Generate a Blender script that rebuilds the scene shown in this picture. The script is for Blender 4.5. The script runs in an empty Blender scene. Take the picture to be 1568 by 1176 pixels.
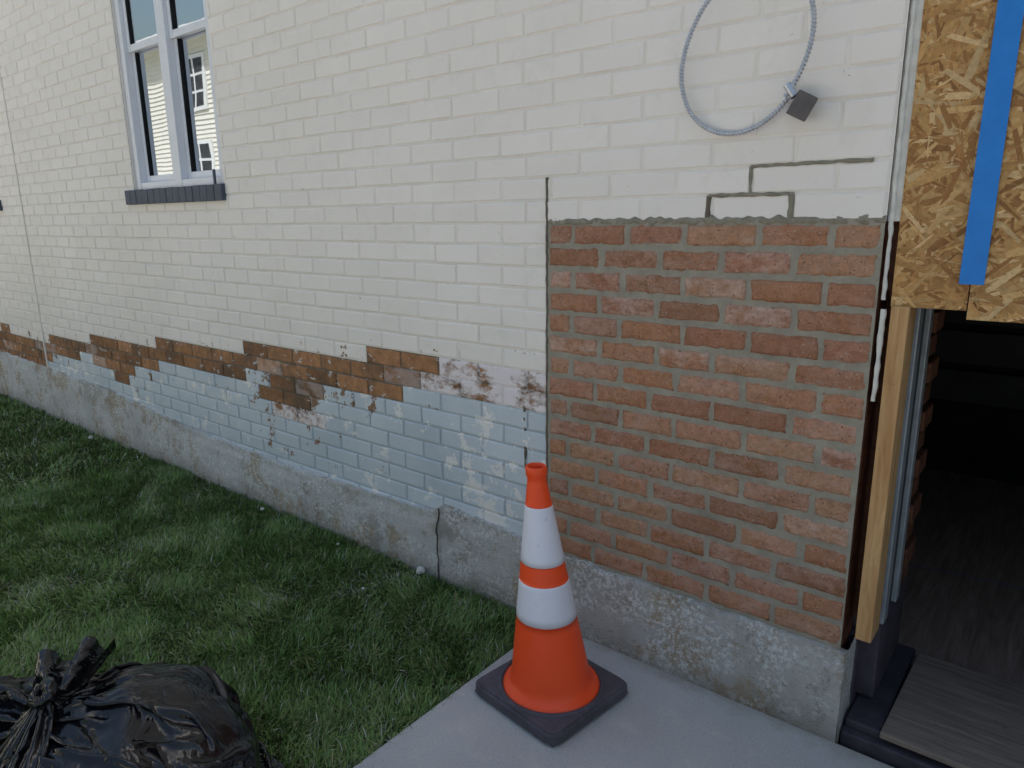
import bpy, bmesh, math, random
import numpy as np
from mathutils import Vector, Matrix, noise as mn
random.seed(7); rng=np.random.default_rng(7)
sc=bpy.context.scene

# ------------------------------------------------------------------ helpers
def sRGB(r,g,b):
    f=lambda c:(c/255/12.92 if c/255<=.04045 else ((c/255+.055)/1.055)**2.4)
    return (f(r),f(g),f(b),1)
def nmat(name,rough=.7,spec=.3,metal=0):
    m=bpy.data.materials.new(name); m.use_nodes=True
    nt=m.node_tree; b=nt.nodes['Principled BSDF']
    b.inputs['Roughness'].default_value=rough
    b.inputs['Specular IOR Level'].default_value=spec
    b.inputs['Metallic'].default_value=metal
    return m,nt,b
def coord(nt,scale=(1,1,1),rot=(0,0,0),loc=(0,0,0)):
    t=nt.nodes.new('ShaderNodeTexCoord'); mp=nt.nodes.new('ShaderNodeMapping')
    mp.inputs['Scale'].default_value=scale; mp.inputs['Rotation'].default_value=rot; mp.inputs['Location'].default_value=loc
    nt.links.new(t.outputs['Object'],mp.inputs['Vector']); return mp.outputs['Vector']
def noise(nt,scale,detail=5,rough=.6,vec=None,dist=0):
    n=nt.nodes.new('ShaderNodeTexNoise'); n.inputs['Scale'].default_value=scale
    n.inputs['Detail'].default_value=detail; n.inputs['Roughness'].default_value=rough
    n.inputs['Distortion'].default_value=dist
    nt.links.new(vec if vec is not None else coord(nt),n.inputs['Vector'])
    return n.outputs['Fac']
def ramp(nt,fac,stops):
    r=nt.nodes.new('ShaderNodeValToRGB'); e=r.color_ramp.elements
    while len(e)<len(stops): e.new(.5)
    for i,(p,c) in enumerate(stops):
        e[i].position=p; e[i].color=c if hasattr(c,'__len__') else (c,c,c,1)
    nt.links.new(fac,r.inputs['Fac']); return r.outputs['Color']
def mix(nt,fac,a,b,blend='MIX'):
    m=nt.nodes.new('ShaderNodeMix'); m.data_type='RGBA'; m.blend_type=blend
    for i,v in ((0,fac),(6,a),(7,b)):
        if isinstance(v,bpy.types.NodeSocket): nt.links.new(v,m.inputs[i])
        else: m.inputs[i].default_value=v
    return m.outputs[2]
def mth(nt,op,a,b=None,clamp=False):
    m=nt.nodes.new('ShaderNodeMath'); m.operation=op; m.use_clamp=clamp
    for i,v in ((0,a),(1,b)):
        if v is None: continue
        if isinstance(v,bpy.types.NodeSocket): nt.links.new(v,m.inputs[i])
        else: m.inputs[i].default_value=v
    return m.outputs[0]
def attr(nt,name='Col'):
    a=nt.nodes.new('ShaderNodeAttribute'); a.attribute_name=name; return a
def bump(nt,b,h,strength=.3,dist=.002):
    n=nt.nodes.new('ShaderNodeBump'); n.inputs['Strength'].default_value=strength; n.inputs['Distance'].default_value=dist
    nt.links.new(h,n.inputs['Height']); nt.links.new(n.outputs['Normal'],b.inputs['Normal'])
def lk(nt,a,b): nt.links.new(a,b)

def mk(name,V,F,mats,fm=None,fc=None,parent=None,smooth=False):
    me=bpy.data.meshes.new(name); V=np.asarray(V,dtype=np.float32)
    if isinstance(F,tuple):
        lv,ls=F
        me.vertices.add(len(V)); me.vertices.foreach_set('co',V.ravel())
        me.loops.add(len(lv)); me.loops.foreach_set('vertex_index',lv.astype(np.int32))
        me.polygons.add(len(ls)); me.polygons.foreach_set('loop_start',ls.astype(np.int32))
        me.update(calc_edges=True)
    else: me.from_pydata(V.tolist(),[],[list(map(int,f)) for f in F])
    for m in (mats if isinstance(mats,(list,tuple)) else [mats]): me.materials.append(m)
    if fm is not None: me.polygons.foreach_set('material_index',np.asarray(fm,dtype=np.int32))
    if smooth: me.polygons.foreach_set('use_smooth',np.ones(len(me.polygons),dtype=bool))
    if fc is not None:
        a=me.attributes.new('Col','FLOAT_COLOR','FACE'); a.data.foreach_set('color',np.asarray(fc,dtype=np.float32).ravel())
    me.update()
    o=bpy.data.objects.new(name,me); sc.collection.objects.link(o)
    if parent: o.parent=parent
    return o
def empty(name):
    e=bpy.data.objects.new(name,None); e.empty_display_size=.1; sc.collection.objects.link(e); return e
def box(name,x0,x1,y0,y1,z0,z1,m,parent=None,bev=0):
    V=[(x,y,z) for x in (x0,x1) for y in (y0,y1) for z in (z0,z1)]
    F=[(0,1,3,2),(4,6,7,5),(0,4,5,1),(2,3,7,6),(0,2,6,4),(1,5,7,3)]
    o=mk(name,V,F,m,parent=parent)
    if bev:
        b=o.modifiers.new('b','BEVEL'); b.width=bev; b.segments=2
    return o
def grid(nu,nv,fn):
    V=[fn(i/(nu-1),j/(nv-1)) for i in range(nu) for j in range(nv)]
    F=[(i*nv+j,(i+1)*nv+j,(i+1)*nv+j+1,i*nv+j+1) for i in range(nu-1) for j in range(nv-1)]
    return V,F
def n3(x,y,z): return mn.noise(Vector((x,y,z)))
def fbm(x,y,z,o=4):
    s=0;a=1
    for i in range(o): s+=a*n3(x,y,z); x*=2;y*=2;z*=2;a*=.5
    return s

# ------------------------------------------------------------------ materials
m_white,nt,b=nmat('white_painted_brick',.55,.35)
a=attr(nt)
c=mix(nt,ramp(nt,noise(nt,1.3,6,.6),[(.35,0.0),(.7,1)]),sRGB(245,237,231),sRGB(236,228,221))
c=mix(nt,1.0,c,a.outputs['Color'],'MULTIPLY')
gr_=ramp(nt,noise(nt,7,9,.75,coord(nt,(1,1,.6),loc=(3,3,3))),[(.55,0),(.75,.35)])
c=mix(nt,gr_,c,sRGB(202,194,186))
sp=ramp(nt,noise(nt,38,4,.6),[(.69,0),(.73,1)])
sp=mix(nt,1.0,sp,ramp(nt,noise(nt,2.3,3,.5),[(.48,0),(.60,.7)]),'MULTIPLY')
c=mix(nt,sp,c,sRGB(158,151,142))
pk=ramp(nt,mth(nt,'ADD',noise(nt,13,8,.7,coord(nt,loc=(4,4,1))),mth(nt,'MULTIPLY',a.outputs['Alpha'],.10)),[(.68,0),(.69,1)])
c=mix(nt,pk,c,sRGB(138,104,80))
lk(nt,c,b.inputs['Base Color'])
bump(nt,b,noise(nt,70,6,.65),.5,.003)
m_wmort,nt,b=nmat('white_painted_mortar',.7,.2)
c=mix(nt,ramp(nt,noise(nt,6,5,.6),[(.35,0),(.7,1)]),sRGB(242,234,228),sRGB(229,221,213)); lk(nt,c,b.inputs['Base Color'])
bump(nt,b,noise(nt,120,5,.7),.6,.003)
m_blue,nt,b=nmat('blue_painted_brick',.55,.35)
a=attr(nt)
c=mix(nt,ramp(nt,noise(nt,3,6,.6),[(.35,0),(.7,1)]),sRGB(208,215,221),sRGB(192,202,211))
c=mix(nt,1.0,c,a.outputs['Color'],'MULTIPLY')
ch=ramp(nt,mth(nt,'ADD',noise(nt,11,7,.7),mth(nt,'MULTIPLY',noise(nt,1.7,2,.5),.35)),[(.76,0),(.775,1)])
c=mix(nt,ch,c,sRGB(234,231,228))
ch2=mth(nt,'ADD',noise(nt,9,8,.7,coord(nt,loc=(3,5,1))),mth(nt,'MULTIPLY',noise(nt,1.3,2,.5,coord(nt,loc=(7,2,1))),.4))
ch2=ramp(nt,mth(nt,'ADD',ch2,mth(nt,'MULTIPLY',a.outputs['Alpha'],.085)),[(.865,0),(.875,1)])
c=mix(nt,ch2,c,sRGB(140,108,86))
lk(nt,c,b.inputs['Base Color']); bump(nt,b,noise(nt,60,6,.65),.6,.003)
m_bare,nt,b=nmat('bare_old_brick',.85,.2)
a=attr(nt)
c=mix(nt,1.0,a.outputs['Color'],ramp(nt,noise(nt,25,8,.7),[(.25,.55),(.7,1.3)]),'MULTIPLY')
c=mix(nt,ramp(nt,noise(nt,4,7,.7,coord(nt,loc=(1,4,2))),[(.50,0),(.62,.8)]),c,sRGB(104,88,74))
rem=ramp(nt,noise(nt,14,8,.7,coord(nt,(1,1,2),loc=(8,2,6))),[(.60,0),(.615,.9)])
c=mix(nt,rem,c,sRGB(206,206,206))
wh=ramp(nt,noise(nt,9,8,.7,coord(nt,(1,1,1.6),loc=(2,2,2))),[(.40,0),(.52,1)])
wh=mth(nt,'MULTIPLY',wh,a.outputs['Alpha'])
c=mix(nt,wh,c,sRGB(236,227,228))
lk(nt,c,b.inputs['Base Color']); bump(nt,b,noise(nt,90,6,.7),.8,.003)
m_red,nt,b=nmat('red_brick',.88,.2)
a=attr(nt)
c=mix(nt,1.0,a.outputs['Color'],ramp(nt,noise(nt,45,8,.75),[(.25,.62),(.72,1.3)]),'MULTIPLY')
wh=ramp(nt,noise(nt,12,9,.78,coord(nt,(1,1,1.7))),[(.40,0),(.66,.9)])
wh=mth(nt,'MULTIPLY',wh,a.outputs['Alpha'])
c=mix(nt,wh,c,sRGB(222,194,182))
dk=ramp(nt,noise(nt,130,3,.6),[(.62,0),(.68,.7)])
c=mix(nt,dk,c,sRGB(98,74,60))
sp=ramp(nt,noise(nt,170,3,.6,coord(nt,loc=(4,1,9))),[(.64,0),(.69,.6)])
c=mix(nt,sp,c,sRGB(224,204,188))
lk(nt,c,b.inputs['Base Color'])
bump(nt,b,mth(nt,'ADD',noise(nt,60,8,.75),noise(nt,260,3,.6)),1.0,.005)
m_rmort,nt,b=nmat('fresh_mortar',.95,.1)
c=mix(nt,ramp(nt,noise(nt,14,7,.7),[(.3,0),(.7,1)]),sRGB(176,168,154),sRGB(144,137,124))
c=mix(nt,ramp(nt,noise(nt,220,2,.6),[(.6,0),(.75,.6)]),c,sRGB(190,183,170))
lk(nt,c,b.inputs['Base Color']); bump(nt,b,noise(nt,150,6,.75),.9,.004)
m_found,nt,b=nmat('old_foundation_concrete',.9,.2)
c=mix(nt,ramp(nt,noise(nt,2.2,8,.65),[(.38,0),(.6,1)]),sRGB(200,194,187),sRGB(176,171,166))
pos=nt.nodes.new('ShaderNodeSeparateXYZ'); lk(nt,coord(nt),pos.inputs[0])
left=ramp(nt,mth(nt,'ADD',mth(nt,'MULTIPLY',pos.outputs['X'],-.5),-.4),[(.25,0),(.55,1)])
pt=mix(nt,1.0,ramp(nt,noise(nt,3.1,8,.7,coord(nt,loc=(5,3,2))),[(.42,0),(.48,1)]),ramp(nt,left,[(0,.3),(1,.85)]),'MULTIPLY')
c=mix(nt,pt,c,sRGB(218,217,216))
tan=ramp(nt,noise(nt,4.3,8,.75,coord(nt,loc=(9,1,4))),[(.52,0),(.58,.8)])
c=mix(nt,tan,c,sRGB(182,160,132))
br=ramp(nt,noise(nt,6.3,9,.78,coord(nt,(1,1,.7),loc=(1,6,4))),[(.57,0),(.65,.6)])
c=mix(nt,br,c,sRGB(140,120,102))
wsp=mix(nt,1.0,ramp(nt,noise(nt,70,5,.75),[(.48,0),(.58,1)]),ramp(nt,noise(nt,4,4,.6,coord(nt,loc=(2,8,8))),[(.43,0),(.53,.95)]),'MULTIPLY')
c=mix(nt,wsp,c,sRGB(238,237,235))
dk=ramp(nt,noise(nt,60,5,.7,coord(nt,loc=(1,1,8))),[(.60,0),(.68,.6)])
c=mix(nt,dk,c,sRGB(104,96,88))
low=ramp(nt,mth(nt,'ADD',pos.outputs['Z'],mth(nt,'MULTIPLY',noise(nt,8,5,.6),.1)),[(.02,.6),(.13,0)])
c=mix(nt,low,c,sRGB(128,114,98))
lk(nt,c,b.inputs['Base Color']); bump(nt,b,mth(nt,'ADD',noise(nt,30,8,.75),noise(nt,160,4,.7)),1.0,.009)
m_walk,nt,b=nmat('sidewalk_concrete',.85,.25)
c=mix(nt,ramp(nt,noise(nt,2.0,7,.6),[(.3,0),(.7,1)]),sRGB(194,191,188),sRGB(176,174,173))
c=mix(nt,ramp(nt,noise(nt,180,4,.7),[(.52,0),(.75,.7)]),c,sRGB(126,124,121))
c=mix(nt,ramp(nt,noise(nt,9,6,.7,coord(nt,loc=(3,3,0))),[(.56,0),(.70,.45)]),c,sRGB(208,203,195))
pos=nt.nodes.new('ShaderNodeSeparateXYZ'); lk(nt,coord(nt),pos.inputs[0])
nw=ramp(nt,mth(nt,'ADD',pos.outputs['Y'],mth(nt,'MULTIPLY',noise(nt,14,6,.7),.16)),[(0.0,0),(.06,.6)])
c=mix(nt,nw,c,sRGB(150,140,126))
lk(nt,c,b.inputs['Base Color'])
bump(nt,b,mth(nt,'ADD',noise(nt,40,5,.7,coord(nt,(12,.7,1))),noise(nt,240,3,.6)),.6,.0025)
m_soil,nt,b=nmat('lawn_soil',.95,.1)
c=mix(nt,ramp(nt,noise(nt,9,7,.7),[(.35,0),(.65,1)]),(.028,.044,.014,1),(.06,.068,.028,1)); lk(nt,c,b.inputs['Base Color'])
m_ground,nt,b=nmat('ground_grass',.95,.1)
c=mix(nt,ramp(nt,noise(nt,.5,8,.7),[(.35,0),(.65,1)]),(.06,.10,.03,1),(.14,.14,.08,1)); lk(nt,c,b.inputs['Base Color'])
m_blade,nt,b=nmat('grass_blade',.5,.35)
a=attr(nt); lk(nt,a.outputs['Color'],b.inputs['Base Color'])
def plain(name,col,rough=.6,spec=.3,metal=0,var=.15,scale=12,bs=0,bsc=80,bd=.002):
    m,nt,b=nmat(name,rough,spec,metal)
    c2=tuple(x*(1-var) for x in col[:3])+(1,)
    lk(nt,mix(nt,ramp(nt,noise(nt,scale,6,.65),[(.35,0),(.65,1)]),col,c2),b.inputs['Base Color'])
    if bs: bump(nt,b,noise(nt,bsc,5,.65),bs,bd)
    return m
m_wp=plain('white_masonry_paint',sRGB(240,233,228),.6,.3,var=.08,bs=.4)
m_bounce=plain('bounce_slab_concrete',sRGB(214,210,206),.9,.2,var=.12,scale=2)  # pale tone for the added out-of-view slab that reflects sun back
m_vinyl=plain('window_vinyl',sRGB(228,229,236),.35,.5,var=.05)
m_sill=plain('slate_blue_sill',sRGB(84,92,106),.6,.3,var=.25,scale=20,bs=.3)
m_caulk=plain('white_caulk_trim',sRGB(226,222,214),.7,.2,var=.2,scale=25,bs=.6,bsc=60)
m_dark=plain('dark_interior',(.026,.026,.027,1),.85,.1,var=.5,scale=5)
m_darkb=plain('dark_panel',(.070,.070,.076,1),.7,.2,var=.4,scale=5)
m_memb=plain('black_membrane',(.085,.072,.09,1),.6,.3,var=.4,scale=14,bs=.5,bsc=30,bd=.006)
m_metal=plain('grey_metal_frame',sRGB(160,167,174),.4,.5,.2,var=.25,scale=20)
m_rubber=plain('cone_rubber',sRGB(94,89,97),.7,.3,var=.35,scale=18,bs=.5,bsc=50)
m_steel=plain('galvanised_steel',sRGB(204,206,214),.35,.5,.75,var=.2,scale=40)
m_dsteel=plain('dark_steel_box',sRGB(104,98,100),.5,.5,.4,var=.3,scale=30)
m_backbrick=plain('jamb_brick',sRGB(118,80,64),.9,.1,var=.5,scale=25,bs=.8)
m_tan=plain('debris_white',sRGB(205,205,200),.9,.1,var=.3,scale=30)
m_glass=bpy.data.materials.new('window_glass'); m_glass.use_nodes=True; nt=m_glass.node_tree; nt.nodes.clear()
o=nt.nodes.new('ShaderNodeOutputMaterial'); ms=nt.nodes.new('ShaderNodeMixShader'); g=nt.nodes.new('ShaderNodeBsdfGlossy'); d=nt.nodes.new('ShaderNodeBsdfDiffuse')
g.inputs['Roughness'].default_value=.01; g.inputs['Color'].default_value=(.86,.92,1,1); d.inputs['Color'].default_value=(.02,.022,.025,1)
ms.inputs[0].default_value=.66; lk(nt,d.outputs[0],ms.inputs[1]); lk(nt,g.outputs[0],ms.inputs[2]); lk(nt,ms.outputs[0],o.inputs[0])
bn=nt.nodes.new('ShaderNodeBump'); bn.inputs['Strength'].default_value=.05; bn.inputs['Distance'].default_value=.01
lk(nt,noise(nt,2.5,2,.5),bn.inputs['Height']); lk(nt,bn.outputs[0],g.inputs['Normal'])
def wood(name,c1,c2,vec_scale,rough=.7):
    m,nt,b=nmat(name,rough,.25)
    f=noise(nt,6,8,.65,coord(nt,vec_scale),.6)
    c=mix(nt,ramp(nt,f,[(.3,0),(.7,1)]),c1,c2)
    c=mix(nt,ramp(nt,noise(nt,18,6,.7,coord(nt,loc=(3,2,1))),[(.6,0),(.7,.5)]),c,tuple(x*.5 for x in c2[:3])+(1,))
    lk(nt,c,b.inputs['Base Color']); bump(nt,b,f,.5,.003); return m
m_stud=wood('stud_wood',sRGB(208,170,122),sRGB(170,124,80),(9,9,.7))
m_ply=wood('weathered_plywood',sRGB(158,142,128),sRGB(112,98,90),(.8,10,8))
m_floor=wood('dark_floor_wood',sRGB(172,148,136),sRGB(124,102,92),(10,.8,8))
m_osb,nt,b=nmat('osb_strands',.65,.3)
a=attr(nt)
c=mix(nt,1.0,a.outputs['Color'],ramp(nt,noise(nt,90,6,.7),[(.25,.7),(.75,1.2)]),'MULTIPLY')
lk(nt,c,b.inputs['Base Color']); bump(nt,b,noise(nt,120,5,.7),.5,.002)
m_osbb=plain('osb_base',sRGB(150,104,60),.8,.2,var=.4,scale=30)
m_tape=plain('blue_tape',sRGB(44,132,218),.55,.3,var=.12,scale=20,bs=.3,bsc=40)
def conemat(name,col,rough,dirt,dc,spec=.4):
    m,nt,b=nmat(name,rough,spec)
    c=mix(nt,ramp(nt,noise(nt,22,7,.75),[(.62,0),(.7,dirt)]),col,dc)
    c=mix(nt,ramp(nt,noise(nt,5,5,.6,coord(nt,(1,1,.4))),[(.45,0),(.8,.25)]),c,dc)
    lk(nt,c,b.inputs['Base Color']); bump(nt,b,noise(nt,30,4,.6),.12,.002); return m
m_orange=conemat('cone_orange',(1.0,.090,.018,1),.42,.25,sRGB(220,84,45))
m_cwhite=conemat('cone_reflective_white',(.80,.79,.86,1),.4,.8,sRGB(170,162,170),.5)
m_bag,nt,b=nmat('black_plastic',.11,.5)
b.inputs['Base Color'].default_value=(.005,.005,.007,1)
n1=noise(nt,7,3,.5,coord(nt),1.6)
rid=mth(nt,'ABSOLUTE',mth(nt,'SUBTRACT',n1,.5))
bump(nt,b,mth(nt,'ADD',mth(nt,'MULTIPLY',rid,2.2),mth(nt,'MULTIPLY',noise(nt,26,4,.5,coord(nt),.8),.20)),.75,.011)

# ------------------------------------------------------------------ building
C=.0677; Z0=.264; XR=-.372; TOPK=56
bld=empty('brick_building')
PX0=-1.316; PTOP=16
wins=[(-4.06,-3.155,18,40),(-7.09,-6.185,18,40)]
def lerp_tab(tab,x):
    return float(np.interp(x,[t[0] for t in tab],[t[1] for t in tab]))
white_edge=[(-12,.50),(-6.7,.57),(-5.73,.567),(-4.57,.678),(-3.79,.72),(-2.97,.785),(-2.3,.836),(-1.32,.906)]
blue_edge=[(-12,.30),(-5.78,.33),(-5.74,.455),(-4.22,.555),(-2.93,.65),(-1.84,.715),(-1.80,.75),(-1.3,.76)]
def region(x,z):
    if z>lerp_tab(white_edge,x)-.004: return 'W'
    if z>lerp_tab(blue_edge,x)-.004:
        return 'C' if x>-1.83 else 'B'
    if x<-5.77: return 'B'
    if -2.97<x<-2.60 and z>.50+ (x+2.97)*.15: return 'B'
    if -4.80<x<-4.32 and z>.40+abs(x+4.58)*.5: return 'B'
    if -2.97<x<-2.6 and z>.43: return 'C'
    return 'L'
V=[];F=[];FM=[];FC=[]
def quad(a,b_,c_,d_,m,col):
    i=len(V); V.extend([a,b_,c_,d_]); F.append((i,i+1,i+2,i+3)); FM.append(m); FC.append(col)
MOD=.203
def add_brick(x0,x1,z0,z1,reg):
    j=.0046; g=rng.normal
    v=1+float(g(0,.012)); xm_,zm_=(x0+x1)/2,(z0+z1)/2
    if reg=='W':
        m=0;mm=1; px=max(0,1-(zm_-lerp_tab(white_edge,xm_))/.11); col=(v,v,v*.998,min(1,px))
    elif reg=='L':
        m=2;mm=2; v=1+float(g(0,.03)); px=max(0,1-(lerp_tab(blue_edge,xm_)-zm_)/.13)
        if -3.10<xm_<-2.50: px=max(px,.6)
        if -4.9<xm_<-4.2: px=max(px,.6)
        col=(v,v,v,min(1,px))
    else:
        m=3;mm=3; t=random.random()
        base=np.array([.40,.20,.10])*(.65+.55*t); col=(*base,1.0 if reg=='C' else (.25 if random.random()<.15 else 0))
    mc=(.93,.93,.93,col[3]) if m==0 else ((.80,.81,.82,col[3]) if m==2 else (.22,.18,.14,col[3]))
    ym=.0032 if m==0 else .0044
    quad((x0,ym,z0),(x1,ym,z0),(x1,ym,z1),(x0,ym,z1),mm,mc)
    ax,bx,az,bz=x0+j,x1-j,z0+j-.0005,z1-j+.0005
    if bx-ax<.012: return
    jz=lambda:float(rng.uniform(-.0014,.0014))
    o=[(ax+jz(),az+jz()),(bx+jz(),az+jz()),(bx+jz(),bz+jz()),(ax+jz(),bz+jz())]
    ch=.0036; yf=-float(rng.uniform(-.0006,.0014))
    i_=[(o[0][0]+ch,o[0][1]+ch),(o[1][0]-ch,o[1][1]+ch),(o[2][0]-ch,o[2][1]-ch),(o[3][0]+ch,o[3][1]-ch)]
    s=len(V)
    for (x,z) in o: V.append((x,ym+.0005,z))
    for (x,z) in o: V.append((x*1.0,yf+.0022,z))
    for (x,z) in i_: V.append((x,yf+float(rng.uniform(-.0005,.0005)),z))
    for k in range(4):
        n=(k+1)%4
        F.append((s+k,s+n,s+4+n,s+4+k)); F.append((s+4+k,s+4+n,s+8+n,s+8+k)); FM.extend([m,m]); FC.extend([col,col])
    F.append((s+8,s+9,s+10,s+11)); FM.append(m); FC.append(col)
for k in range(-2,TOPK):
    z0=Z0+k*C; z1=z0+C
    iv=[(-12.0,XR)]
    if k<PTOP: iv=[(-12.0,PX0)]
    for (wa,wb,ka,kb) in wins:
        if ka<=k<kb:
            new=[]
            for (a_,b_) in iv:
                if wb<a_ or wa>b_: new.append((a_,b_)); continue
                new+= [(a_,wa),(wb,b_)]
            iv=new
    off=-.69+(MOD/2 if k%2==0 else 0)
    for (a_,b_) in iv:
        n=math.floor((a_-off)/MOD)
        x=a_
        while x<b_-1e-5:
            n+=1
            xn=off+n*MOD+float(rng.normal(0,.0025))
            if b_-xn<.03: xn=b_
            xn=min(xn,b_)
            if xn-x<.02 and xn<b_: continue
            add_brick(x,xn,z0,z1,region((x+xn)/2,(z0+z1)/2+float(rng.uniform(-.010,.010)))); x=xn
mk('brick_wall',V,F,[m_white,m_wmort,m_blue,m_bare],FM,FC,bld)
V=[];F=[];FC=[]
ev=[-1.231,-1.047,-.864,-.667,-.484]; od=[-1.129,-.942,-.753,-.561]
def pbrick(x0,x1,z0,z1,col,nx,seed):
    nz=9; s=len(V); e=.0070
    x0+=e+rng.uniform(-.0015,.0015); x1-=e+rng.uniform(-.0015,.0015); z0+=e+rng.uniform(-.001,.0015); z1-=e+rng.uniform(-.001,.0015)
    tilt=rng.uniform(-.0015,.0015); yb=-.003-rng.uniform(0,.003)
    us=[0,0]+[ (i/(nx-1)) for i in range(nx)]+[1,1]; ws=[0,0]+[j/(nz-1) for j in range(nz)]+[1,1]
    for i,u in enumerate(us):
        for j,w in enumerate(ws):
            x=x0+(x1-x0)*u; z=z0+(z1-z0)*w
            edge=min((x-x0),(x1-x),(z-z0),(z1-z))
            nn=fbm(x*45+seed,z*45,seed*3.1,3)
            y=yb+tilt*(u-.5)+.0018*nn
            y+=.0050*math.exp(-edge/.0032)*(1+.8*n3(x*60,z*60,seed+5))
            dx=n3(x*50,z*50,seed+9)*.0026*math.exp(-edge/.006); dz=n3(z*50,x*50,seed+19)*.0026*math.exp(-edge/.006)
            if i in(0,len(us)-1) or j in(0,len(ws)-1): y=.02
            elif i in(1,len(us)-2) or j in(1,len(ws)-2): y+=.002
            V.append((x+dx,y,z+dz))
    N=len(ws)
    for i in range(len(us)-1):
        for j in range(N-1):
            F.append((s+i*N+j,s+(i+1)*N+j,s+(i+1)*N+j+1,s+i*N+j+1)); FC.append(col)
pal=[sRGB(182,128,95),sRGB(176,122,90),sRGB(172,119,90),sRGB(184,130,96),sRGB(184,134,108),sRGB(164,116,88),sRGB(186,138,106),sRGB(178,124,98)]
for k in range(PTOP):
    js=ev if (15-k)%2==0 else od
    xs=[PX0+.004]+[j+rng.uniform(-.012,.012) for j in js]+[XR+rng.uniform(-.004,.003)]
    for a_,b_ in zip(xs[:-1],xs[1:]):
        c_=np.array(random.choice(pal)[:3])*random.uniform(.90,1.04)
        al=random.choice([0.2,.25,.35,.4,.5,.3,.95,.5])
        pbrick(a_,b_,Z0+k*C,Z0+(k+1)*C,(*c_,al),max(5,int((b_-a_)/.008)),random.random()*90)
mk('red_brick_patch',V,F,[m_red],None,FC,bld,True)
Vg,Fg=grid(150,170,lambda u,w:(PX0+(XR-.001-PX0)*u,-.0004+.0016*fbm(u*30,w*34,2.2,4),Z0-.012+(16*C+.018)*w))
mk('patch_mortar',Vg,Fg,m_rmort,None,None,bld,True)
def bead(pts,w,y,mat,name,amp=.45,step=.006,seed=0,th=.003):
    V=[];F=[]
    for (p,q) in zip(pts[:-1],pts[1:]):
        L=math.hypot(q[0]-p[0],q[1]-p[1]); n=max(2,int(L/step)); dx,dz=(q[0]-p[0])/L,(q[1]-p[1])/L
        s=len(V)
        for i in range(n+1):
            t=i/n; x=p[0]+dx*L*t; z=p[1]+dz*L*t
            w1=w*(.5+amp*n3(x*40+seed,z*40,1)); w2=w*(.5+amp*n3(x*40+seed,z*40,7)); w1=max(w1,w*.12); w2=max(w2,w*.12)
            yy=y-th*(.6+.6*n3(x*70,z*70,3+seed))
            for (o_,yo) in ((-w1,y+.006),(-w1*.8,yy),(w2*.8,yy),(w2,y+.006)): V.append((x-dz*o_,yo,z+dx*o_))
        for i in range(n):
            for j in range(3): F.append((s+i*4+j,s+i*4+j+1,s+(i+1)*4+j+1,s+(i+1)*4+j))
    return mk(name,V,F,mat,parent=bld,smooth=True)
zt=Z0+16*C
m_cut=plain('cut_joint_mortar',sRGB(156,149,134),.95,.1,var=.35,scale=40,bs=.8)
m_cutd=plain('cut_joint_dark',sRGB(122,113,100),.95,.1,var=.35,scale=40,bs=.8)
bead([(PX0-.004,zt+.004),(XR,zt+.004)],.020,.0,m_cut,'patch_top_mortar',.7,.006,3,.002)
bead([(PX0-.001,Z0+.1),(PX0-.001,zt+2*C)],.009,-.001,m_cutd,'cut_joint_left',.4,.006,5,.0012)
bead([(-.41,zt+2*C),(-.60,zt+2*C),(-.69,zt+2*C)],.009,.0,m_cut,'step_joint_a',.5,.006,9,.002)
bead([(-.69,zt+2*C),(-.69,zt+C)],.010,.0,m_cut,'step_joint_b',.5,.006,11,.002)
bead([(-.581,zt+C),(-.797,zt+C)],.009,.0,m_cut,'step_joint_c',.5,.006,13,.002)
bead([(-.797,zt+C),(-.800,zt)],.015,.0,m_cutd,'step_joint_d',.5,.006,15,.002)
bead([(-.583,zt+C),(-.586,zt)],.015,.0,m_cut,'step_joint_e',.5,.006,17,.002)
bead([(-1.411,.752),(-1.409,.50)],.007,.0,m_cutd,'old_cut_joint',.6,.006,19,.0015)
T=Z0+TOPK*C
box('control_joint',-5.78,-5.762,-.006,.003,.30,T,m_wmort,bld)
box('core_right',-3.155,-.376,.012,.11,.1,T,m_backbrick,bld)
for n,(a_,b_) in enumerate([(-6.185,-4.06),(-12,-7.09)]): box('core_%d'%n,a_,b_,.012,.11,.1,T,m_backbrick,bld)
for n,(a_,b_,ka,kb) in enumerate(wins):
    zb=Z0+ka*C; zz=Z0+kb*C
    box('core_u%d'%n,a_,b_,.012,.11,.1,zb-.001,m_backbrick,bld); box('core_o%d'%n,a_,b_,.012,.11,zz+.001,T,m_backbrick,bld)
    box('reveal_l%d'%n,a_-.001,a_+.003,.005,.14,zb,zz,m_wp,bld); box('reveal_r%d'%n,b_-.003,b_+.001,.005,.14,zb,zz,m_wp,bld)
    box('reveal_t%d'%n,a_,b_,.005,.14,zz-.003,zz+.0005,m_wp,bld)
box('wall_right_of_door',.95,6,0,.11,-.1,T,m_wp,bld)
box('wall_over_door',-.376,.95,.035,.11,1.19,T,m_backbrick,bld)
box('wall_back',-12,6,7.9,8,-.1,T,m_wp,bld); box('wall_left_end',-12.1,-12,0,8,-.1,T,m_wp,bld); box('wall_right_end',6,6.1,0,8,-.1,T,m_wp,bld)
box('roof',-12.3,6.3,-.10,8.2,T,T+.12,m_wp,bld)
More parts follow.
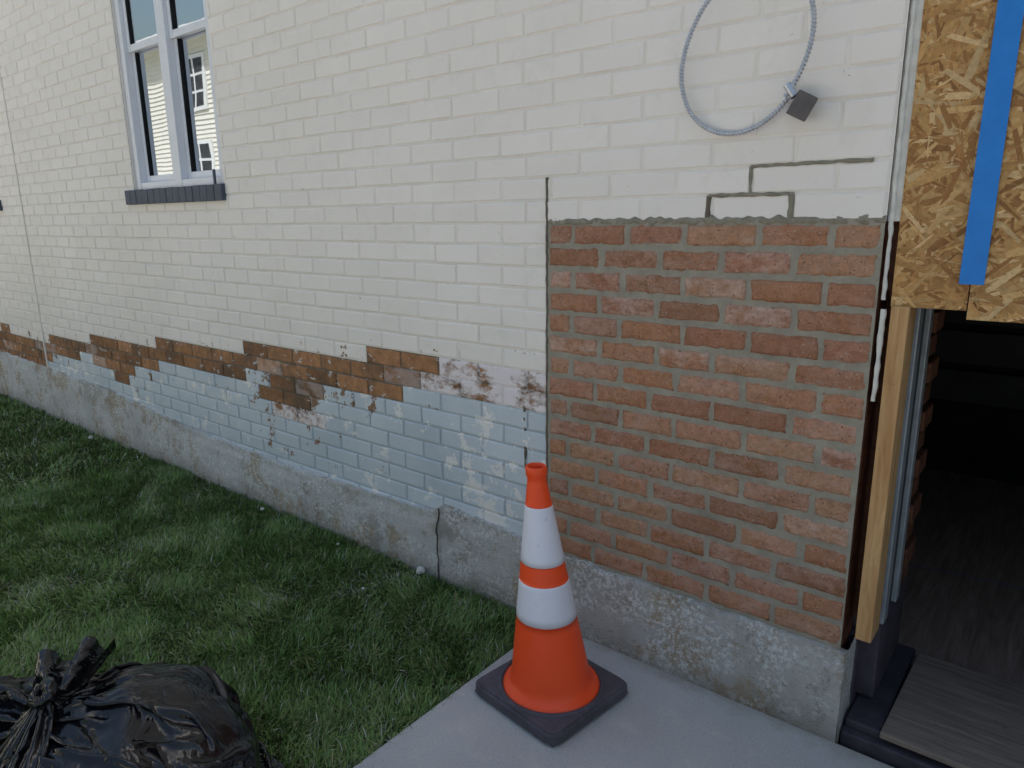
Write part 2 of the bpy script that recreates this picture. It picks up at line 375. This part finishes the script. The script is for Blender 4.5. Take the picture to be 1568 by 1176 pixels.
def window(n,x0,x1,z0,z1):
    w=empty('window_unit_%d'%n); w.parent=bld
    yf=.016; yb=.12
    xm=(x0+x1)/2; fw=.045
    x0+=.004;x1-=.004
    def bx(nm,a_,b_,c_,d_,y0=yf,y1=yb,m=m_vinyl,bev=.003): return box(nm,a_,b_,y0,y1,c_,d_,m,w,bev)
    bx('frame_l',x0,x0+fw,z0,z1); bx('frame_r',x1-fw,x1,z0,z1); bx('mullion',xm-.04,xm+.04,z0+.001,z1-.001)
    bx('frame_b',x0+fw,x1-fw,z0,z0+.04,yf+.003); bx('frame_t',x0+fw,x1-fw,z1-.045,z1,yf+.003)
    zr=2.235
    for i,(a_,b_) in enumerate(((x0+fw,xm-.04),(xm+.04,x1-fw))):
        s=.030
        for (nm,zz0,zz1,ys) in (('lo',z0+.04,zr+.02,.052),('up',zr-.02,z1-.045,.035)):
            bx('sash_%s_l%d'%(nm,i),a_,a_+s,zz0,zz1,ys,ys+.03); bx('sash_%s_r%d'%(nm,i),b_-s,b_,zz0,zz1,ys,ys+.03)
            bx('sash_%s_b%d'%(nm,i),a_+s,b_-s,zz0,zz0+.035,ys+.001,ys+.03); bx('sash_%s_t%d'%(nm,i),a_+s,b_-s,zz1-.035,zz1,ys+.001,ys+.03)
            yg=ys+.014+.002*i
            mk('glass_%s_%d'%(nm,i),[(a_+s,yg,zz0+.035),(b_-s,yg,zz0+.035),(b_-s,yg+.0005,zz1-.035),(a_+s,yg+.0005,zz1-.035)],[(0,1,2,3)],m_glass,parent=w)
            bx('gasket_%s_%d'%(nm,i),a_+s,a_+s+.007,zz0+.035,zz1-.035,ys+.004,ys+.02,m_dark,0)
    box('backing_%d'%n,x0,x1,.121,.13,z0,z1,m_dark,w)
    n_=0; x=x0-.075
    while x<x1+.01:
        jj=rng.uniform(-.002,.002)
        box('sill_brick_%d'%n_,x+.0015,x+.0645,-.022+jj*.5,.06,1.458,1.532+jj*.6,m_sill,w,.003); n_+=1
        x+=.066
    box('sill_mortar',x0-.07,x1+.005,-.018,.05,1.460,1.528,m_sill,w)
window(0,-4.06,-3.155,1.53,Z0+40*C)
window(1,-7.09,-6.185,1.53,Z0+40*C)
box('sill_stone_chip',-3.225,-3.21,-.01,.0,1.532,1.60,m_sill,bld,.003)
ftab=[(-12,.40),(-6.9,.37),(-5.76,.35),(-4.82,.335),(-3.76,.262),(-2.89,.240),(-1.95,.255),(-1.86,.262),(-1.80,.305),(-1.5,.285),(-1.316,.262),(-.357,.258)]
def ff(u,w):
    x=-12+ (11.643)*(1-(1-u)**1.7)
    t=lerp_tab(ftab,x)+.010*fbm(x*9,1,1,4)
    if w<.9:
        z=-.12+(t+.12)*w/.9; y=-.017-.008*fbm(x*5,z*5,.3,5)-.004*(1-w)
        if w>.8: y+=.004
    else: z=t+.001; y=-.015+(w-.9)/.1*.03
    return (x,y,z)
Vg,Fg=grid(1000,32,ff); mk('foundation',Vg,Fg,m_found,None,None,bld,True)
Vg,Fg=grid(30,20,lambda u,w:(-.357+.003*fbm(u*5,w*5,8,3),-.018+.14*u,-.12+.379*w)); mk('foundation_return',Vg,Fg,m_found,None,None,bld,True)
cp=[(-1.822,-.02)]
for i in range(1,14): cp.append((-1.822+.012*n3(i*1.7,2,2)+(.012 if i>10 else 0),-.02+i*.024))
m_crack=plain('crack_shadow',sRGB(84,78,72),.95,.1)
bead(cp,.0020,-.0285,m_crack,'foundation_crack',.9,.004,31,.0004)
box('jamb_return_brick',-.80,-.374,.02,.112,.262,1.25,m_backbrick,bld)
box('jamb_block',-.80,-.318,.114,.44,.30,2.6,m_backbrick,bld)
for k in range(16):
    z=.31+k*.0677
    box('jamb_tooth_%d'%k,-.36,-.303+.01*(k%2),.33,.442+.012*(k%2),z,z+.056,m_backbrick,bld,.004)
box('metal_frame_a',-.335,-.300,.118,.165,.30,1.30,m_metal,bld,.003)
box('metal_frame_b',-.335,-.310,.166,.26,.302,1.30,m_darkb,bld,.002)
box('metal_frame_c',-.335,-.298,.262,.30,.30,1.30,m_metal,bld,.003)
box('foundation_jamb',-.80,-.352,.10,.50,-.1,.262,m_memb,bld,.006)
box('jamb_membrane',-.80,-.306,.135,.462,.06,.299,m_memb,bld,.008)
box('threshold',-.352,.95,.004,.50,-.1,.022,m_memb,bld,.004)
box('threshold_edge',-.35,-.262,.03,.50,.021,.046,m_memb,bld,.006)
bead([(-.364,zt-.0),(-.364,1.80),(-.364,3.2)],.011,.008,m_caulk,'edge_caulk',.35,.008,41,.003)
bead([(-.3625,1.17),(-.3625,zt)],.008,.006,m_caulk,'edge_caulk_low',.4,.006,43,.003)
bead([(-.359,.93),(-.3585,1.15)],.011,-.001,m_caulk,'edge_flash',.3,.006,45,.003)
box('white_edge_board',-.373,-.345,.014,.034,zt,T,m_caulk,bld)
box('room_floor',-2.5,2.5,.44,2.6,-.1,.03,m_floor,bld)
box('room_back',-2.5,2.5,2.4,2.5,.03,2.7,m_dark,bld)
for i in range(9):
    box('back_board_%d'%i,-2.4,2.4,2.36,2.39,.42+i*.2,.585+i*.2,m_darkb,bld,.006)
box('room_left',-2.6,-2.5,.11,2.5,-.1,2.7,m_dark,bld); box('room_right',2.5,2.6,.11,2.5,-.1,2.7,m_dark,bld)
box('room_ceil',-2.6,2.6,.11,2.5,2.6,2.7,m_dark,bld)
mk('floor_seam',[(-1.2,1.0,.0335),(1.5,1.4,.0335),(1.5,1.403,.0335),(-1.2,1.003,.0335)],[(0,1,2,3)],m_tape,parent=bld)

# ------------------------------------------------------------------ OSB boards
osb=empty('osb_board')
def osbboard(name,x0,x1,z0,z1,yf,n):
    box(name+'_core',x0,x1,yf,yf+.011,z0,z1,m_osbb,osb)
    V=[];F=[];FC=[]
    P=[sRGB(206,160,102),sRGB(192,144,88),sRGB(214,172,116),sRGB(178,128,76),sRGB(198,150,92),sRGB(160,112,66),sRGB(222,186,136)]
    for i in range(n):
        cx=rng.uniform(x0,x1); cz=rng.uniform(z0,z1); L=rng.uniform(.03,.11); w=rng.uniform(.004,.016)
        an=rng.normal(0,.75)+(0 if rng.random()<.7 else 1.4)
        ca,sa=math.cos(an),math.sin(an); y=yf-.0003-.0012*i/n-rng.uniform(0,.0004)
        pts=[(-L/2,-w*.5),(-L*.2,-w*.55),(L/2,-w*rng.uniform(.1,.5)),(L/2*.95,w*.4),(0,w*.5),(-L/2*.97,w*rng.uniform(.1,.5))]
        s=len(V)
        for (u,v) in pts:
            V.append((min(max(cx+u*ca-v*sa,x0),x1),y+rng.uniform(-.0002,.0002),min(max(cz+u*sa+v*ca,z0),z1)))
        F.append(tuple(range(s,s+6))); c_=np.array(random.choice(P)[:3])*random.uniform(.70,.98)
        FC.append((*c_,1))
    mk(name+'_strands',V,F,m_osb,None,FC,osb)
osbboard('left_sheet',-.346,-.197,1.156,2.9,.012,4500)
osbboard('right_sheet',-.194,.95,1.138,2.9,.004,13000)
Vg,Fg=grid(4,80,lambda u,w:(-.216+.0096*w+.046*u,-.0020-.0008*n3(u*3,w*30,1),1.214+1.5*w)); mk('blue_tape',Vg,Fg,m_tape,None,None,osb,True)

st=empty('wooden_stud')
box('stud',-.342,-.304,-.004,.085,.305,1.158,m_stud,st,.003)
box('stud_header',-.303,.9,.03,.10,1.162,1.20,m_darkb,st,.003)
pl=box('plywood_sheet',-.262,.85,.012,.465,.040,.056,m_ply,None,.002)
for v in pl.data.vertices:
    if v.co.x<0 and v.co.y>.3: v.co.x+=.012

# ------------------------------------------------------------------ conduit
cd=empty('metal_conduit_loop')
def tube(path,r,pitch,name,mat,parent,ns=10):
    P=[Vector(p) for p in path]; V=[];F=[]; s=0
    up=Vector((0,1,0))
    for i,p in enumerate(P):
        t=(P[min(i+1,len(P)-1)]-P[max(i-1,0)]).normalized(); n=up.cross(t).normalized(); b_=t.cross(n)
        if i: s+=(p-P[i-1]).length
        for k in range(ns):
            a_=2*math.pi*k/ns; rr=r*(1+.22*math.sin(2*math.pi*s/pitch+a_)) if pitch else r
            V.append(p+rr*(math.cos(a_)*n+math.sin(a_)*b_))
    for i in range(len(P)-1):
        for k in range(ns): F.append((i*ns+k,(i+1)*ns+k,(i+1)*ns+(k+1)%ns,i*ns+(k+1)%ns))
    return mk(name,V,F,mat,parent=parent,smooth=True)
path=[]
for i in range(1500):
    a_=math.radians(-40-366*i/1499)
    rr=.168+.018*math.cos(2*(a_-math.radians(62)))
    path.append((-.713+rr*math.cos(a_),-.022-.022*(i/1499)-.012*math.sin(a_),1.742+rr*math.sin(a_)))
tube(path,.0054,.0085,'armoured_cable',m_steel,cd)
p2=[]
for i in range(300):
    t=i/299; p2.append((-.70+.06*t,-.02+.035*t*t,1.742+.18+.25*t))
tube(p2,.0054,.0085,'cable_feed',m_steel,cd)
o=box('junction_sleeve',-.023,.023,-.018,.018,-.028,.028,m_dsteel,cd,.002); o.location=(-.566,-.035,1.608); o.rotation_euler=(.1,math.radians(28),.3)
o=tube([(0,0,0),(0,0,.018),(0,0,.034)],.0095,0,'cable_connector',m_steel,cd,14); o.location=(-.584,-.037,1.630); o.rotation_euler=(0,math.radians(-35),0)

# ------------------------------------------------------------------ traffic cone
cone=empty('traffic_cone')
V=[];F=[];FM=[]; ns=64
bands=[(.255,.366),(.420,.583)]
def rad(z): return float(np.interp(z,[.045,.052,.075,.253,.583,.645],[.128,.119,.1135,.0862,.0375,.0285]))
P=[(.142,.034,0),(.139,.041,0),(.131,.046,0),(.1225,.051,0),(.117,.058,0)]
zs=sorted(set([.075+i*.02 for i in range(29)]+[.2549,.255,.366,.3661,.4199,.42,.583,.5831]))
zs=[z for z in zs if z<=.645]
for z in zs:
    w=any(a_<=z<=b_ for a_,b_ in bands); P.append((rad(z)+(.0012 if w else 0),z,1 if w else 0))
P+=[(.0275,.650,0),(.0270,.664,0),(.0300,.668,0),(.0305,.688,0),(.0285,.693,0),(.0240,.693,0),(.0225,.685,0),(.0225,.60,0)]
for (r,z,w) in P:
    lean=-.052*max(0,(z-.045))/.65
    for k in range(ns):
        a_=2*math.pi*k/ns; rr=r*(1+.008*n3(math.cos(a_)*2,math.sin(a_)*2,z*5))
        V.append((rr*math.cos(a_)+lean,rr*math.sin(a_)+lean*.15,z))
for i in range(len(P)-1):
    for k in range(ns):
        F.append((i*ns+k,i*ns+(k+1)%ns,(i+1)*ns+(k+1)%ns,(i+1)*ns+k)); FM.append(1 if (P[i][2] and P[i+1][2]) else 0)
mk('cone_body',V,F,[m_orange,m_cwhite],FM,None,cone,True)
bm=bmesh.new(); bmesh.ops.create_cube(bm,size=1)
for v in bm.verts: v.co=Vector((v.co.x*.335,v.co.y*.335,.021+v.co.z*.030))
ve=[e for e in bm.edges if abs(e.verts[0].co.z-e.verts[1].co.z)>.01]
bmesh.ops.bevel(bm,geom=ve,offset=.035,segments=5,affect='EDGES',profile=.5)
te=[e for e in bm.edges if all(v.co.z>.03 for v in e.verts)]
bmesh.ops.bevel(bm,geom=te,offset=.008,segments=3,affect='EDGES')
me=bpy.data.meshes.new('cone_base'); bm.to_mesh(me); bm.free(); me.materials.append(m_rubber)
o=bpy.data.objects.new('cone_base',me); sc.collection.objects.link(o); o.parent=cone
for i,(sx,sy) in enumerate(((-1,-1),(1,-1),(1,1),(-1,1))):
    box('foot_%d'%i,sx*.13-.03,sx*.13+.03,sy*.13-.03,sy*.13+.03,0,.0065,m_rubber,cone,.002)
V=[];F=[]
for (r,z) in ((.156,.0355),(.154,.0405),(.145,.0425),(.141,.036)):
    for k in range(64):
        a_=2*math.pi*k/64; V.append((r*math.cos(a_),r*math.sin(a_),z))
for i in range(3):
    for k in range(64): F.append((i*64+k,i*64+(k+1)%64,(i+1)*64+(k+1)%64,(i+1)*64+k))
mk('base_ring',V,F,m_rubber,parent=cone,smooth=True)
cone.location=(-1.068,-.322,.003); cone.rotation_euler=(0,0,math.radians(-8))

# ------------------------------------------------------------------ trash bag (plastic sheet settled over its contents)
bag=empty('trash_bag')
cen=np.array([-1.56,-1.30,.150]); R=np.array([.278,.262,.182]); knot=np.array([-1.645,-1.405,.365])
def inner_r(D):
    r=1/np.sqrt(((D/R)**2).sum(-1))
    l=.06*np.sin(D[...,0]*5.1+1)*np.sin(D[...,1]*4.7+.4)+.04*np.sin(D[...,2]*7+D[...,0]*6+2)+.025*np.sin(D[...,1]*11+D[...,0]*5)
    return r*(1+l)
def pairs(A,B,rest,k):
    d=B-A; L=np.sqrt((d*d).sum(-1))+1e-9; return d*((L-rest)/L*k*.5)[...,None]
def simulate(P,rh,rv,per,pin,steps,g,its=5,bend=.12):
    Pv=P.copy(); P0=P.copy(); nj,ni,_=P.shape
    rs=np.sqrt(rh[:-1,:ni-1]**2+rv[:,:ni-1]**2)
    for st_ in range(steps):
        vel=(P-Pv)*.93; Pv=P.copy(); P=P+vel; P[...,2]-=g
        for _ in range(its):
            D=pairs(P[:,0:ni-1:2],P[:,1::2],rh[:,0:ni-1:2],1.); P[:,0:ni-1:2]+=D; P[:,1::2]-=D
            if per:
                B=np.roll(P[:,0::2],-1,axis=1); D=pairs(P[:,1::2],B,rh[:,1::2],1.); P[:,1::2]+=D; P[:,0::2]-=np.roll(D,1,axis=1)
            else:
                D=pairs(P[:,1:-1:2],P[:,2::2],rh[:,1:ni-1:2],1.); P[:,1:-1:2]+=D; P[:,2::2]-=D
            D=pairs(P[0:nj-1:2],P[1::2],rv[0::2],1.); P[0:nj-1:2]+=D; P[1::2]-=D
            D=pairs(P[1:-1:2],P[2::2],rv[1::2],1.); P[1:-1:2]+=D; P[2::2]-=D
            Q=np.zeros_like(P)
            D=pairs(P[:-1,:-1],P[1:,1:],rs,.5); Q[:-1,:-1]+=D; Q[1:,1:]-=D
            D=pairs(P[:-1,1:],P[1:,:-1],rs,.5); Q[:-1,1:]+=D; Q[1:,:-1]-=D
            P+=Q*.5
            if per:
                B=np.roll(P,-2,axis=1); D=pairs(P,B,rh*2,bend); P=P+D-np.roll(D,2,axis=1)
            else:
                D=pairs(P[:,:-2],P[:,2:],rh[:,:ni-2]*2,bend); Q=np.zeros_like(P); Q[:,:-2]+=D; Q[:,2:]-=D; P=P+Q
            D=pairs(P[:-2],P[2:],rv[:-1]+rv[1:],bend); Q=np.zeros_like(P); Q[:-2]+=D; Q[2:]-=D; P=P+Q
            d=P-cen; L=np.sqrt((d*d).sum(-1))+1e-9; Dn=d/L[...,None]; ri=inner_r(Dn)
            low_=L<ri
            P=np.where(low_[...,None],cen+Dn*ri[...,None],P)
            P[...,2]=np.maximum(P[...,2],.003)
            P[pin]=P0[pin]
    return P
ni,nj=240,140
ax=(knot-cen)/np.linalg.norm(knot-cen); e1=np.cross(ax,[0,0,1.]); e1/=np.linalg.norm(e1); e2=np.cross(ax,e1)
TH=np.linspace(0.0,math.pi*.97,nj-10); PH=np.arange(ni)/ni*2*math.pi
P=np.zeros((nj,ni,3))
for j in range(nj):
    if j<10:
        t=j/10; rr=.012+.018*t**1.5; base=knot*(1-t)+(cen+ax*(inner_r(ax[None])[0]+.018))*t
        P[j]=base+rr*(np.cos(PH)[:,None]*e1+np.sin(PH)[:,None]*e2)
    else:
        th=min(TH[j-10]*.97+.12,math.pi*.985)
        D=math.cos(th)*ax+math.sin(th)*(np.cos(PH)[:,None]*e1+np.sin(PH)[:,None]*e2)
        wob=.012*np.sin(PH*6+th*4)+.010*np.sin(PH*11-th*7+1)+.007*np.sin(th*15+PH*5)+.005*np.sin(th*22-PH*9+2)
        P[j]=cen+D*(inner_r(D)*1.05+.012+wob*min(1,th)+rng.normal(0,.0015,ni))[:,None]
P[...,2]=np.maximum(P[...,2],.003)
P[1:]+=rng.normal(0,.0012,P[1:].shape)
gh=np.linalg.norm(np.roll(P,-1,axis=1)-P,axis=-1).mean(1)
fac=np.interp(np.arange(nj),[0,10,30,60,90,nj],[1.3,1.8,1.5,1.24,1.15,1.05])
rowh=np.maximum(np.convolve(np.pad(gh,2,'edge'),np.ones(5)/5,'valid')*fac,gh*1.02)
rh=np.repeat(rowh[:,None],ni,1)
gv=np.linalg.norm(P[1:]-P[:-1],axis=-1).mean(1); rv=np.repeat((gv*1.11)[:,None],ni,1)
pin=np.zeros((nj,ni),bool); pin[0]=True; pin[1]=True
P=simulate(P,rh,rv,True,pin,60,.00025,5,.35)
V=P.reshape(-1,3); F=[(j*ni+i,(j+1)*ni+i,(j+1)*ni+(i+1)%ni,j*ni+(i+1)%ni) for j in range(nj-1) for i in range(ni)]
o=mk('bag_body',V,F,m_bag,None,None,bag,True); s_=o.modifiers.new('s','SUBSURF'); s_.levels=1; s_.render_levels=1
V=[];F=[]; nu,nv=90,36
kc=knot+np.array([0,0,.006])
for i in range(nu):
    a_=2*math.pi*i/nu
    for j in range(nv):
        b_=2*math.pi*j/nv
        rr=.016*(1+.25*(1-abs(math.sin(1.5*b_+a_+n3(a_,b_,1))))-.2)+.004*n3(math.cos(a_)*3,math.sin(a_)*3,4)
        V.append((kc[0]+(.018+rr*math.cos(b_))*math.cos(a_),kc[1]+(.014+rr*math.cos(b_))*math.sin(a_),kc[2]+rr*math.sin(b_)*1.1+.012*math.sin(a_)))
for i in range(nu):
    for j in range(nv): F.append((i*nv+j,((i+1)%nu)*nv+j,((i+1)%nu)*nv+(j+1)%nv,i*nv+(j+1)%nv))
mk('bag_knot',V,F,m_bag,None,None,bag,True)
def ear(name,dirv,side,L,W,seed,hang):
    dirv=np.array(dirv,float);dirv/=np.linalg.norm(dirv); side=np.array(side,float);side/=np.linalg.norm(side); nrm=np.cross(dirv,side)
    na,nb=50,70; P=np.zeros((na,nb,3))
    for j in range(na):
        u=j/(na-1)
        for i in range(nb):
            s=i/(nb-1)*2-1
            P[j,i]=knot+np.array([0,0,.008])+dirv*(L*u)+side*(s*W*.5*(.10+.75*u**.8))+nrm*(math.sin(s*9+seed)*.012*(.3+u)+.03*n3(u*2,s*2,seed)*u)
    P+=rng.normal(0,.0008,P.shape)
    gh=np.linalg.norm(P[:,1:]-P[:,:-1],axis=-1).mean(1)*1.25; rh=np.repeat(gh[:,None],nb,1)
    gv=np.linalg.norm(P[1:]-P[:-1],axis=-1).mean(1)*1.02; rv=np.repeat(gv[:,None],nb,1)
    pin=np.zeros((na,nb),bool); pin[:2]=True
    P=simulate(P,rh,rv,False,pin,hang,.0003,5,.3)
    V=P.reshape(-1,3); F=[(j*nb+i,(j+1)*nb+i,(j+1)*nb+i+1,j*nb+i+1) for j in range(na-1) for i in range(nb-1)]
    o=mk(name,V,F,m_bag,None,None,bag,True); s_=o.modifiers.new('s','SUBSURF'); s_.levels=1; s_.render_levels=1
ear('ear_a',(-.75,.45,.12),(.25,.75,.15),.19,.30,1.0,24)
ear('ear_b',(-.72,-.5,.05),(-.3,.6,.3),.17,.22,5.0,30)
ear('ear_c',(-.60,.8,.05),(.9,.4,.1),.11,.18,9.0,30)

# ------------------------------------------------------------------ ground
mk('ground',[(-300,-300,-.045),(300,-300,-.045),(300,300,-.045),(-300,300,-.045)],[(0,1,2,3)],m_ground)
Vg,Fg=grid(160,60,lambda u,w:(-14+12.70*u,-3.2+3.2*w,-.022+.008*fbm(u*20,w*9,1,3)))
mk('lawn_ground',Vg,Fg,m_soil,None,None,None,True)
box('sidewalk',-1.30,4.0,-3.2,-.0195,-.2,0,m_walk,None,.006)
box('bounce_slab',-60,30,-9.6,-3.206,-.2,-.004,m_bounce)  # unseen pale pavement, added to bounce sunlight onto the shaded wall

# ------------------------------------------------------------------ grass
def blades(n,x0,x1,y0,y1,wl,ll):
    x=rng.uniform(x0,x1,n); y=rng.uniform(y0,y1,n)
    def pn(sx,sy,o): return np.sin(x*sx+o+1.3*np.sin(y*sy*.7+o))*np.sin(y*sy+o*2+1.1*np.sin(x*sx*.6))
    p1=.3*pn(2.3,3.1,.4)+.45*pn(7.7,8.3,2.1)+.45*pn(17,15,4.)+.4*pn(37,33,1.)
    p2=.6*pn(3.1,2.2,5.)+.6*pn(9,7.7,1.)+.5*pn(19,17,3.)
    L=rng.uniform(.6,1.15,n)*ll*(1+.12*p1); wd=rng.uniform(.7,1.3,n)*wl
    fa=1.5*pn(4.9,5.7,1.)+1.8*pn(11.3,12.1,3.)+rng.normal(0,1.1,n); lean=np.clip(rng.uniform(.25,1.1,n)+.15*p2,.1,1.25)
    dx,dy=np.cos(fa),np.sin(fa); sa=fa+math.pi/2+rng.normal(0,.4,n); sx,sy=np.cos(sa)*wd/2,np.sin(sa)*wd/2
    zb=-.024*np.ones(n)
    r1=L*.5; l1=lean*.6; mx=x+dx*r1*np.sin(l1); my=y+dy*r1*np.sin(l1); mz=zb+r1*np.cos(l1)
    l2=np.clip(lean*1.5,0,1.75); tx=mx+dx*r1*np.sin(l2); ty=my+dy*r1*np.sin(l2); tz=mz+r1*np.cos(l2)
    my=np.minimum(my,-.022); ty=np.minimum(ty,-.022)
    V=np.stack([np.stack([x-sx,y-sy,zb],1),np.stack([x+sx,y+sy,zb],1),np.stack([mx+sx,my+sy,mz],1),np.stack([mx-sx,my-sy,mz],1),np.stack([tx,ty,tz],1)],1)
    base=np.array([.118,.208,.054]); c=np.repeat(base[None],n,0)
    c*= (1+.20*p1+rng.normal(0,.28,n))[:,None].clip(.35,2)
    yel=np.array([.26,.30,.11]); t=np.clip(.22*p2+rng.uniform(-.25,.55,n),0,.8)[:,None]; c=c*(1-t)+yel*t*np.clip(1+.2*p1,.5,1.4)[:,None]
    gr=(rng.random(n)<np.clip(.07+.24*(p2-.40),.04,.44)); c[gr]=np.array([.42,.44,.37])*rng.uniform(.6,1.2,(gr.sum(),1))
    dr=(rng.random(n)<.035); c[dr]=np.array([.38,.32,.18])*rng.uniform(.6,1.1,(dr.sum(),1))
    return V.reshape(-1,3),c
Vs=[];Cs=[]
for a_ in ((175000,-4.2,-1.30,-2.1,-.02,.0028,.048),(95000,-9.5,-4.2,-2.6,-.02,.0045,.050),(16000,-9.5,-1.3,-3.2,-2.1,.006,.05)):
    v,c_=blades(*a_); Vs.append(v); Cs.append(c_)
V=np.concatenate(Vs); Cc=np.concatenate(Cs); n=len(Cc)
b5=np.arange(n)[:,None]*5
lv=(b5+np.array([0,1,2,3,3,2,4])[None]).ravel(); ls=(np.arange(n)[:,None]*7+np.array([0,4])[None]).ravel()
fc=np.ones((n*2,4)); fc[:,:3]=np.repeat(Cc,2,0); fc[1::2,:3]*=1.15
mk('lawn_grass',V,(lv,ls),m_blade,None,fc)

V=[];F=[]
dp=[(-1.90,-.05,.020),(-1.97,-.28,.007),(-2.35,-.10,.007),(-2.95,-.08,.012),(-4.9,-.1,.016)]
for (x,y,s) in dp:
    bm=bmesh.new(); bmesh.ops.create_icosphere(bm,subdivisions=2,radius=s)
    b0=len(V)
    for v in bm.verts:
        k=1+.9*n3(v.co.x*60+x*9,v.co.y*60,v.co.z*60); V.append((x+v.co.x*k,y+v.co.y*k*.8,.012+v.co.z*k*.7))
    for f in bm.faces: F.append(tuple(b0+v.index for v in f.verts))
    bm.free()
mk('mortar_debris',V,F,m_tan)

# ------------------------------------------------------------------ house across the way (seen mirrored in the window)
hs=empty('siding_house')
m_side=plain('cream_siding',sRGB(234,230,218),.7,.2,var=.06,scale=3)
m_trim=plain('house_trim',sRGB(235,235,232),.6,.2,var=.05)
m_roof=plain('house_roof',sRGB(90,88,88),.9,.1,var=.3)
V=[];F=[]
x0,x1=-46,-9
for k in range(50):
    z=-.05+k*.135; i=len(V); V+= [(x0,-10.0+.03,z),(x1,-10.0+.03,z),(x1,-10,z+.135),(x0,-10,z+.135),(x0,-10.0,z),(x1,-10.,z)]
    F.append((i,i+3,i+2,i+1)); F.append((i+4,i,i+1,i+5))
mk('siding',V,F,m_side,parent=hs)
box('house_body',x0,x1,-19,-10.01,-.05,6.7,m_side,hs); box('eave',x0-.4,x1+.4,-19.4,-9.5,6.7,6.9,m_trim,hs)
mk('house_roof',[(x0-.4,-9.5,6.9),(x1+.4,-9.5,6.9),(x1+.4,-14.4,8.9),(x0-.4,-14.4,8.9),(x0-.4,-19.4,6.9),(x1+.4,-19.4,6.9)],[(0,1,2,3),(3,2,5,4)],m_roof,parent=hs)
for i,x in enumerate([-41,-36,-31,-27.6,-21.8,-17.5,-13]):
    for j,z in enumerate((5.45,3.0)):
        box('win_trim_%d%d'%(i,j),x-.62,x+.62,-9.99,-9.93,z-.8,z+.8,m_trim,hs)
        for a_ in (-1,1):
            for b_ in (-1,0,1):
                box('pane_%d%d%d%d'%(i,j,a_,b_),x+a_*.27-.22,x+a_*.27+.22,-9.94,-9.92,z+b_*.48-.2,z+b_*.48+.2,m_darkb,hs)

# ------------------------------------------------------------------ light
EL,AZ=62,18
w=bpy.data.worlds.new('World'); sc.world=w; w.use_nodes=True; nt=w.node_tree
sky=nt.nodes.new('ShaderNodeTexSky'); sky.sky_type='NISHITA'; sky.sun_disc=False
sky.sun_elevation=math.radians(EL); sky.sun_rotation=math.radians(AZ); sky.dust_density=5.0; sky.ozone_density=5.0; sky.air_density=2.2
bg=nt.nodes['Background']; bg.inputs['Strength'].default_value=.15; nt.links.new(sky.outputs[0],bg.inputs[0])
sl=bpy.data.lights.new('sun','SUN'); sl.energy=5; sl.angle=math.radians(.5); sl.color=(1,.955,.90)
so=bpy.data.objects.new('sun',sl); sc.collection.objects.link(so)
sd=Vector((math.sin(math.radians(AZ))*math.cos(math.radians(EL)),math.cos(math.radians(AZ))*math.cos(math.radians(EL)),math.sin(math.radians(EL))))
so.rotation_euler=sd.to_track_quat('Z','Y').to_euler(); so.location=(0,0,20)

# ------------------------------------------------------------------ camera
cam=bpy.data.cameras.new('camera'); co=bpy.data.objects.new('camera',cam); sc.collection.objects.link(co); sc.camera=co
cam.sensor_width=36; cam.lens=24.96; cam.clip_start=.05; cam.clip_end=800
M=Matrix(((.7793,-.1340,.6121),(.6265,.1843,-.7573),(-.0113,.9737,.2276)))
co.matrix_world=Matrix.Translation((0,-1.81,1.364))@M.to_4x4()
sc.view_settings.view_transform='Standard'; sc.view_settings.look='None'; sc.view_settings.exposure=0
